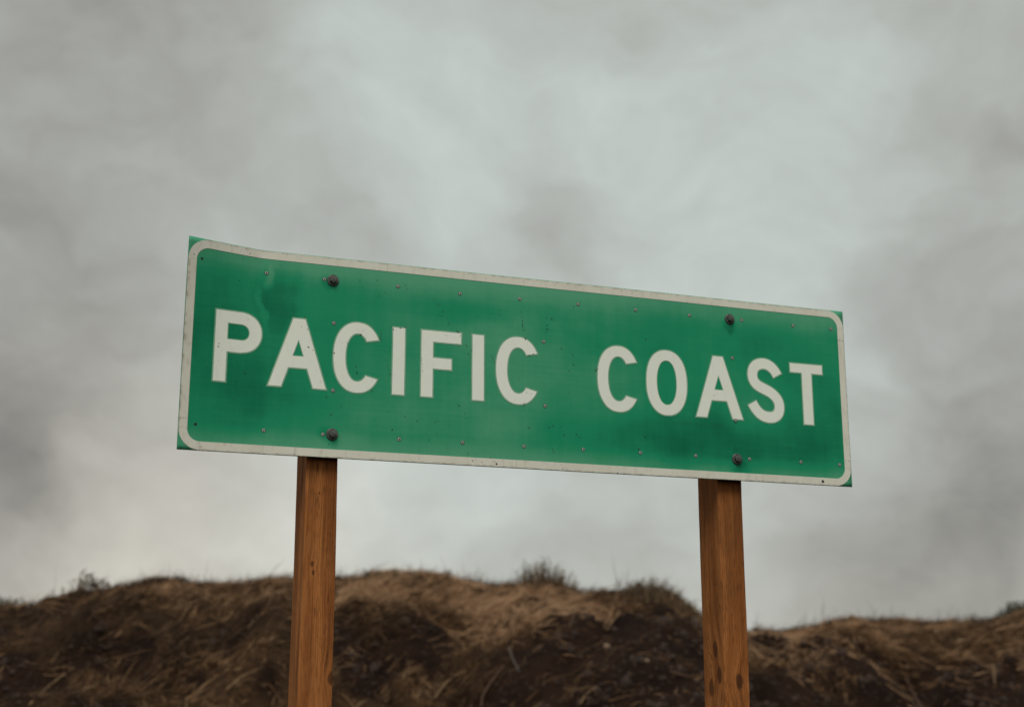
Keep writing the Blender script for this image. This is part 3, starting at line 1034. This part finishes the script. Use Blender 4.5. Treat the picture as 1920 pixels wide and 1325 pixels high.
def L_I(x):
    return [[(x, B0), (x + 37, B0), (x + 37, B1), (x, B1)]]


def L_F(x):
    return [[(x, B0), (x + 36.5, B0), (x + 36.5, 291.5), (x + 96, 291.5), (x + 96, 325), (x + 36.5, 325), (x + 36.5, 375.5), (x + 127, 375.5), (x + 127, B1), (x, B1)]]


def L_T(x):
    return [[(x + 45, B0), (x + 82, B0), (x + 82, 379), (x + 125, 379), (x + 125, B1), (x, B1), (x, 379), (x + 45, 379)]]


def L_S(x):
    # centre line, then a stroke of even width
    c = []
    P = [((116, 362), (104, 386), (86, 399), (65, 399)), ((65, 399), (38, 399), (20.5, 383), (20.5, 357)), ((20.5, 357), (20.5, 316), (68, 316), (92, 299)),
         ((92, 299), (110, 287), (119, 273), (119, 256)), ((119, 256), (119, 232), (104, 217), (79, 217)), ((79, 217), (50, 217), (31, 233), (16, 262))]
    for p in P:
        c += bez(*p, n=9)
    c.append((16, 262))
    up, dn = [], []
    for i in range(len(c)):
        a = Vector(c[min(i + 1, len(c) - 1)]) - Vector(c[max(i - 1, 0)])
        a.normalize()
        nrm = Vector((-a.y, a.x)) * 17.5
        q_ = Vector(c[i]) + Vector((x, 0))
        up.append(tuple(q_ + nrm)); dn.append(tuple(q_ - nrm))
    return [up + dn[::-1]]


TEXT = [('P', L_P, 90), ('A', L_A, 248.5), ('C', L_C, 440), ('I', L_I, 622), ('F', L_F, 711.5), ('I', L_I, 875.5), ('C', L_C, 953),
        ('C', L_C, 1297), ('O', L_O, 1469), ('A', L_A, 1646), ('S', L_S, 1839), ('T', L_T, 2006)]
for ch, fn, x in TEXT:
    loops = [[(p[0] / 1000, p[1] / 1000) for p in c] for c in fn(x)]
    fixed = []
    for i, c in enumerate(loops):
        if (signed_area(c) > 0) != (i == 0):
            c = c[::-1]
        fixed.append(c)
    o = sheet('letter', fixed, 0.0002, 0.0010, WHITE, panel, cut=True)
    o['label'] = 'white letter %s' % ch
    rim = [offset_loop(c, 0.0040 if i == 0 else 0.0026) for i, c in enumerate(fixed)]
    sheet('letter_fringe', rim, 0.0002, 0.0006, FRINGE, panel, cut=True)

# ---- border: strips and corner pieces of tape with hairline joints
RO, BW = 0.062, 0.0240
E0 = 0.0015


def strip(u0, v0, u1, v1):
    sheet('border_strip', [[(u0, v0), (u1, v0), (u1, v1), (u0, v1)]], 0.0002, 0.0008, BORDER, panel, cut=True)


gap = 0.00035
for ua, ub in ((RO, .335), (.335, 1.02), (1.02, SW_ - RO)):
    strip(ua + gap, E0, ub - gap, E0 + BW)
for ua, ub in ((RO, .60), (.60, SW_ - RO)):
    strip(ua + gap, SH_ - E0 - BW, ub - gap, SH_ - E0)
strip(E0, RO + gap, E0 + BW, .30)
strip(E0, .30 + gap, E0 + BW, SH_ - RO - gap)
strip(SW_ - E0 - BW, RO + gap, SW_ - E0, SH_ - RO - gap)
for cu, cv, a0 in ((RO, RO, math.pi), (SW_ - RO, RO, 1.5 * math.pi), (SW_ - RO, SH_ - RO, 0), (RO, SH_ - RO, .5 * math.pi)):
    ro, ri = RO - E0, RO - E0 - BW
    arc = [(cu + ro * math.cos(a0 + k * math.pi / 32), cv + ro * math.sin(a0 + k * math.pi / 32)) for k in range(17)]
    arc += [(cu + ri * math.cos(a0 + k * math.pi / 32), cv + ri * math.sin(a0 + k * math.pi / 32)) for k in range(16, -1, -1)]
    sheet('border_corner', [arc], 0.0002, 0.0008, BORDER, panel, cut=True)


# ---- fasteners
def lathe(profile, n):
    """profile (radius, height) -> verts, faces round local -Y"""
    V, F = [], []
    for r, h in profile:
        for k in range(n):
            th = 2 * math.pi * k / n
            V.append((r * math.cos(th), -h, r * math.sin(th)))
    for i in range(len(profile) - 1):
        for k in range(n):
            k2 = (k + 1) % n
            F.append((i * n + k, i * n + k2, (i + 1) * n + k2, (i + 1) * n + k))
    F.append(tuple((len(profile) - 1) * n + k for k in range(n)))
    return V, F


def at_panel(o, u, v, h=0.0):
    x, y, z = surf(u / 1000, v / 1000, h)
    o.location = (float(x), float(y), float(z))
    e = .004
    du = float(bend(u / 1000 + e, v / 1000) - bend(u / 1000 - e, v / 1000)) / (2 * e)
    dv = float(bend(u / 1000, v / 1000 + e) - bend(u / 1000, v / 1000 - e)) / (2 * e)
    n = Vector((du, 1, dv)).normalized()
    o.rotation_mode = 'QUATERNION'
    o.rotation_quaternion = Vector((0, 1, 0)).rotation_difference(n)


RV, RF = lathe([(.0066, 0), (.0064, .0003), (.0050, .0004), (.0048, .0012), (.0038, .0016), (.0026, .0015), (.0024, .0004)], 12)
rivet_me = None
RIVETS = [(231, 540), (405, 539), (438, 406), (442, 201), (242, 69), (416, 68), (634, 540), (834, 537), (1032, 539), (647, 68), (846, 69), (1045, 69), (1112, 407),
          (1116, 201), (1232, 541), (1435, 541), (1632, 541), (1244, 71), (1442, 72), (1639, 73), (1829, 543), (2027, 542), (2177, 543), (1787, 409), (1836, 73),
          (2031, 74), (2182, 73), (1789, 198)]
for (u, v) in RIVETS:
    if rivet_me is None:
        o = obj_from('rivet', RV, RF, [RIVET, HOLE], panel, [1] * 24 + [0] * (len(RF) - 37) + [1] * 13)
        rivet_me = o.data
    else:
        o = bpy.data.objects.new('rivet', rivet_me)
        COL.objects.link(o)
        o.parent = panel
    at_panel(o, u, v, .0010 if (u, v) == (1789, 198) else 0.0)
HV, HF = lathe([(.0052, .0002), (.0050, .0007)], 12)
for (u, v, r, hh) in ((40, 551, .7, 0), (48, 74, .8, 0), (2112, 13, .95, .0008), (955, 10, .55, .0008)):
    o = obj_from('screw_hole', HV, HF, [HOLE], panel)
    at_panel(o, u, v, hh)
    o.scale = (r, 1, r)


def bolt(u, v, mat, turn, seed):
    V, F = lathe([(.0182, 0), (.0182, .0022), (.0160, .0040), (.0132, .0046)], 28)
    o = obj_from('washer', V, F, mat, panel)
    at_panel(o, u, v)
    HX, HXF = lathe([(.0112, .0040), (.0112, .0112), (.0092, .0132), (.004, .0137)], 6)
    c, s_ = math.cos(turn), math.sin(turn)
    HX = [(x * c - z * s_, y, x * s_ + z * c) for x, y, z in HX]
    b_ = obj_from('bolt_head', HX, HXF, mat, panel)
    at_panel(b_, u, v)


bolt(431, 538, STEEL, .35, 1)
bolt(443, 70, STEEL, .1, 2)
bolt(1782, 542, STEEL, .6, 3)
bolt(1789, 70, STEEL, .9, 4)

# ---- chips and scratches in the film, down to the dark backing: (mm, mm, size) and (mm, mm, mm, mm)
CHIPS = [(568, 552, 3), (563, 557, 2), (594, 517, 2.5), (573, 504, 2.5), (657, 547, 2.5), (662, 534, 3), (749, 508, 3), (761, 492, 2.5), (759, 498, 2), (778, 474, 4), (800, 480, 3), (774, 459, 3), (765, 464, 2.5), (792, 453, 2.5), (797, 439, 2.5), (966, 497, 2.5), (964, 480, 2.5), (1041, 468, 3.5), (1041, 456, 4), (644, 409, 4), (660, 414, 4), (622, 403, 3.5), (631, 402, 2.5), (583, 377, 4), (585, 368, 3.5), (580, 372, 3), (595, 336, 2.5), (602, 308, 3), (615, 264, 4), (512, 260, 4), (510, 279, 2.5), (522, 378, 4.5), (825, 416, 3.5), (830, 412, 3.5), (835, 401, 3), (791, 399, 2.5), (1051, 410, 5), (1046, 414, 3), (872, 358, 3), (1029, 279, 2.5), (833, 183, 4), (854, 145, 2.5), (664, 138, 3.5), (613, 150, 2.5), (701, 127, 3), (625, 96, 4), (763, 89, 3), (878, 16, 4), (908, 14, 3), (911, 7, 2), (1045, 205, 3), (1045, 199, 4), (1070, 253, 2.5), (1054, 238, 2.5), (560, 209, 4), (892, 37, 2), (863, 37, 3), (936, 27, 3), (1122, 486, 3), (1140, 484, 3), (1145, 482, 2), (1124, 449, 5), (1124, 462, 3.5), (1119, 438, 2.5), (1215, 532, 3), (1173, 390, 3.5), (1211, 373, 3.5), (1214, 341, 3), (1291, 329, 5), (1298, 333, 3), (1197, 320, 3), (1204, 393, 2), (1129, 134, 4.5), (1142, 141, 4), (1168, 139, 3.5), (1179, 113, 3.5), (1145, 57, 4), (1140, 66, 3), (1435, 85, 4.5), (1360, 2, 5), (1173, 7, 3), (1170, 19, 2), (1538, 68, 3), (1459, 124, 4), (1196, 251, 2.5), (1513, 1, 3), (351, 417, 3), (364, 326, 5.5), (377, 318, 3), (442, 314, 3.5), (520, 379, 4), (341, 387, 2.5), (-2, 498, 4), (168, 604, 3), (185, 613, 3), (124, 605, 2), (98, 620, 3), (512, 260, 4), (510, 279, 3), (423, 181, 4), (438, 129, 3.5), (469, 156, 2.5), (434, 40, 2.5), (180, 232, 3.5), (149, 153, 3), (442, 315, 4), (1987, 121, 4), (2230, 306, 3), (1828, 431, 2.5), (2041, 433, 2.5)]
SCRATCHES = [(583, 396, 583, 381), (1036, 500, 1039, 483), (1041, 453, 1043, 436), (1048, 451, 1050, 434), (604, 293, 612, 274), (853, 379, 860, 363), (860, 350, 870, 334), (938, 349, 949, 324), (713, 322, 715, 276), (1058, 357, 1080, 365), (850, 163, 853, 155), (754, 126, 773, 133), (1056, 129, 1069, 128), (1217, 121, 1237, 104), (1179, 118, 1179, 106), (382, 386, 382, 377), (356, 382, 364, 378), (431, 323, 440, 313), (477, 353, 487, 340), (-5, 359, 8, 354), (1557, 179, 1740, 181), (1565, 175, 1748, 178), (820, 417, 832, 409), (2, 89, 23, 90), (2195, 506, 2226, 505), (2204, 89, 2230, 89)]
rc = random.Random(5)
CV, CF = [], []


def chip_poly(pts):
    k0 = len(CV)
    for (a, c) in pts:
        a = min(max(a, 1.0), SW_ * 1000 - 1.0)
        c = min(max(c, 1.0), SH_ * 1000 - 1.0)
        CV.append((a / 1000, c / 1000, 0.00125))
    CF.append(tuple(range(k0, k0 + len(pts))))


def chip(u, v, d_):
    n = rc.randint(6, 8)
    ax, an = rc.uniform(1.0, 2.0), rc.uniform(0, math.pi)
    pts = []
    for k in range(n):
        th = 2 * math.pi * k / n
        r_ = d_ * .5 * rc.uniform(.55, 1.1)
        x, y = r_ * math.cos(th) * ax, r_ * math.sin(th) / ax ** .5
        pts.append((u + x * math.cos(an) - y * math.sin(an), v + x * math.sin(an) + y * math.cos(an)))
    chip_poly(pts)


for (u, v, d_) in CHIPS:
    chip(u, v, d_ * 1.05)
    for k in range(rc.randint(0, 2)):
        chip(u + rc.gauss(0, 9), v + rc.gauss(0, 9), rc.uniform(.9, 1.8))
for k in range(40):
    chip(rc.gauss(1000, 480), rc.uniform(30, 590), rc.uniform(.8, 2.0))
for (a0, c0, a1, c1) in SCRATCHES:
    ln = math.hypot(a1 - a0, c1 - c0)
    nx_, ny_ = -(c1 - c0) / ln, (a1 - a0) / ln
    t0 = 0.0
    faint = ln > 60
    while t0 < 1:
        t1 = min(1, t0 + rc.uniform(5, 14) / ln)
        wd = rc.uniform(.4, .9) if faint else rc.uniform(.8, 1.8)
        j0, j1 = rc.gauss(0, .6), rc.gauss(0, .6)
        p0 = (a0 + (a1 - a0) * t0 + nx_ * j0, c0 + (c1 - c0) * t0 + ny_ * j0)
        p1 = (a0 + (a1 - a0) * t1 + nx_ * j1, c0 + (c1 - c0) * t1 + ny_ * j1)
        pm = ((p0[0] + p1[0]) / 2, (p0[1] + p1[1]) / 2)
        chip_poly([p0, (pm[0] - nx_ * wd / 2, pm[1] - ny_ * wd / 2), p1, (pm[0] + nx_ * wd / 2, pm[1] + ny_ * wd / 2)])
        t0 = t1 + rc.uniform(0, 5) / ln * (2 if faint else 1)
CHIPM = make_plain('chipped_backing', (0.018, 0.020, 0.014), (0.045, 0.036, 0.022), 60, 0.85)
chips = map_obj('chipped_spots', CV, CF, CHIPM, panel)
chips['kind'] = 'stuff'


# ---- aluminium stiffeners behind the sheet
def channel(name, u0, v0, u1, v1, vertical):
    w2, dp, tk = .020, .026, .003
    y0 = THK + .0006
    if vertical:
        sec = [(-w2, y0), (w2, y0), (w2, y0 + dp - .002), (w2 - tk, y0 + dp - .002), (w2 - tk, y0 + tk), (-w2 + tk, y0 + tk), (-w2 + tk, y0 + dp - .002), (-w2, y0 + dp - .002)]
        V = [(u0 + a, b_, z) for z in (v0, v1) for a, b_ in sec]
    else:
        sec = [(-w2, y0), (w2, y0), (w2, y0 + dp), (w2 - tk, y0 + dp), (w2 - tk, y0 + tk), (-w2 + tk, y0 + tk), (-w2 + tk, y0 + dp), (-w2, y0 + dp)]
        V = [(x, b_, v0 + a) for x in (u0, u1) for a, b_ in sec]
    F = [(k, (k + 1) % 8, 8 + (k + 1) % 8, 8 + k) for k in range(8)] + [tuple(range(8)), tuple(range(15, 7, -1))]
    o = obj_from(name, V, F, BACK, sign)
    o.location = (0, 0, BASE_Z)


channel('stiffener_rail', .37, .070, 2.20, .070, False)
channel('stiffener_rail', .37, .540, 2.20, .540, False)
channel('stiffener_strut', 1.114, .0935, 1.114, .5165, True)


# ---- posts: sawn timbers with eased edges and drying checks
def post(u0, u1, mat, checks, seed, lean=0.0):
    rr = random.Random(seed)
    y0, y1 = .0325, .0325 + .140
    wv, ch = u1 - u0, .0045
    # outline (counter clockwise from above), eased corners, V-shaped checks in the near faces
    sec = [(ch, y0)]
    for (face, pos, wd, dp) in sorted(checks):
        if face == 0:                                   # front
            sec += [(pos - wd / 2, y0), (pos, y0 + dp), (pos + wd / 2, y0)]
    sec += [(wv - ch * .4, y0 + ch * .05), (wv - ch * .05, y0 + ch * .5), (wv, y0 + ch), (wv, y1 - ch), (wv - ch, y1), (ch, y1), (0, y1 - ch)]
    for (face, pos, wd, dp) in sorted(checks, key=lambda k: -k[1]):
        if face == 1:                                   # left side
            sec += [(0, y0 + pos + wd / 2), (dp, y0 + pos), (0, y0 + pos - wd / 2)]
    sec += [(0, y0 + ch), (ch * .08, y0 + ch * .45), (ch * .45, y0 + ch * .08)]
    zs = [-.55] + list(np.linspace(0.0, BASE_Z + .565, 60))
    n = len(sec)
    V, F = [], []
    for z in zs:
        wob = .0011 * math.sin(z * 3.1 + seed) + .0007 * math.sin(z * 9.7 + seed * 2)
        for (a, b_) in sec:
            V.append((u0 + a * (1 + max(0, BASE_Z - z) * lean) + wob + rr.uniform(-.00025, .00025), b_ + wob * .5 + rr.uniform(-.00025, .00025), z))
    for i in range(len(zs) - 1):
        for k in range(n):
            k2 = (k + 1) % n
            F.append((i * n + k, i * n + k2, (i + 1) * n + k2, (i + 1) * n + k))
    F.append(tuple(range(n))[::-1])
    F.append(tuple((len(zs) - 1) * n + k for k in range(n)))
    return obj_from('post', V, F, mat, sign)


Z = BASE_Z
WOOD_A = make_wood('cedar_post_wood', [(.404, .0325, Z - .305, .0055), (.408, .0325, Z - .33, .005), (.470, .0325, Z - .625, .013), (.418, .0325, Z - .10, .003)], 1.0)
WOOD_B = make_wood('knotty_cedar_post_wood', [(1.733, .088, Z - .535, .018), (1.733, .066, Z - .615, .017), (1.733, .122, Z - .655, .019), (1.787, .0325, Z - .635, .016),
                                               (1.733, .075, Z - .33, .004), (1.733, .050, Z - .40, .0035)], 5.0)
post(.3765, .4695, WOOD_A, [(1, .052, .005, .020), (0, .030, .0012, .002)], 1, 0.09)
post(1.733, 1.8215, WOOD_B, [(0, .058, .0012, .002), (1, .095, .0016, .003)], 2)
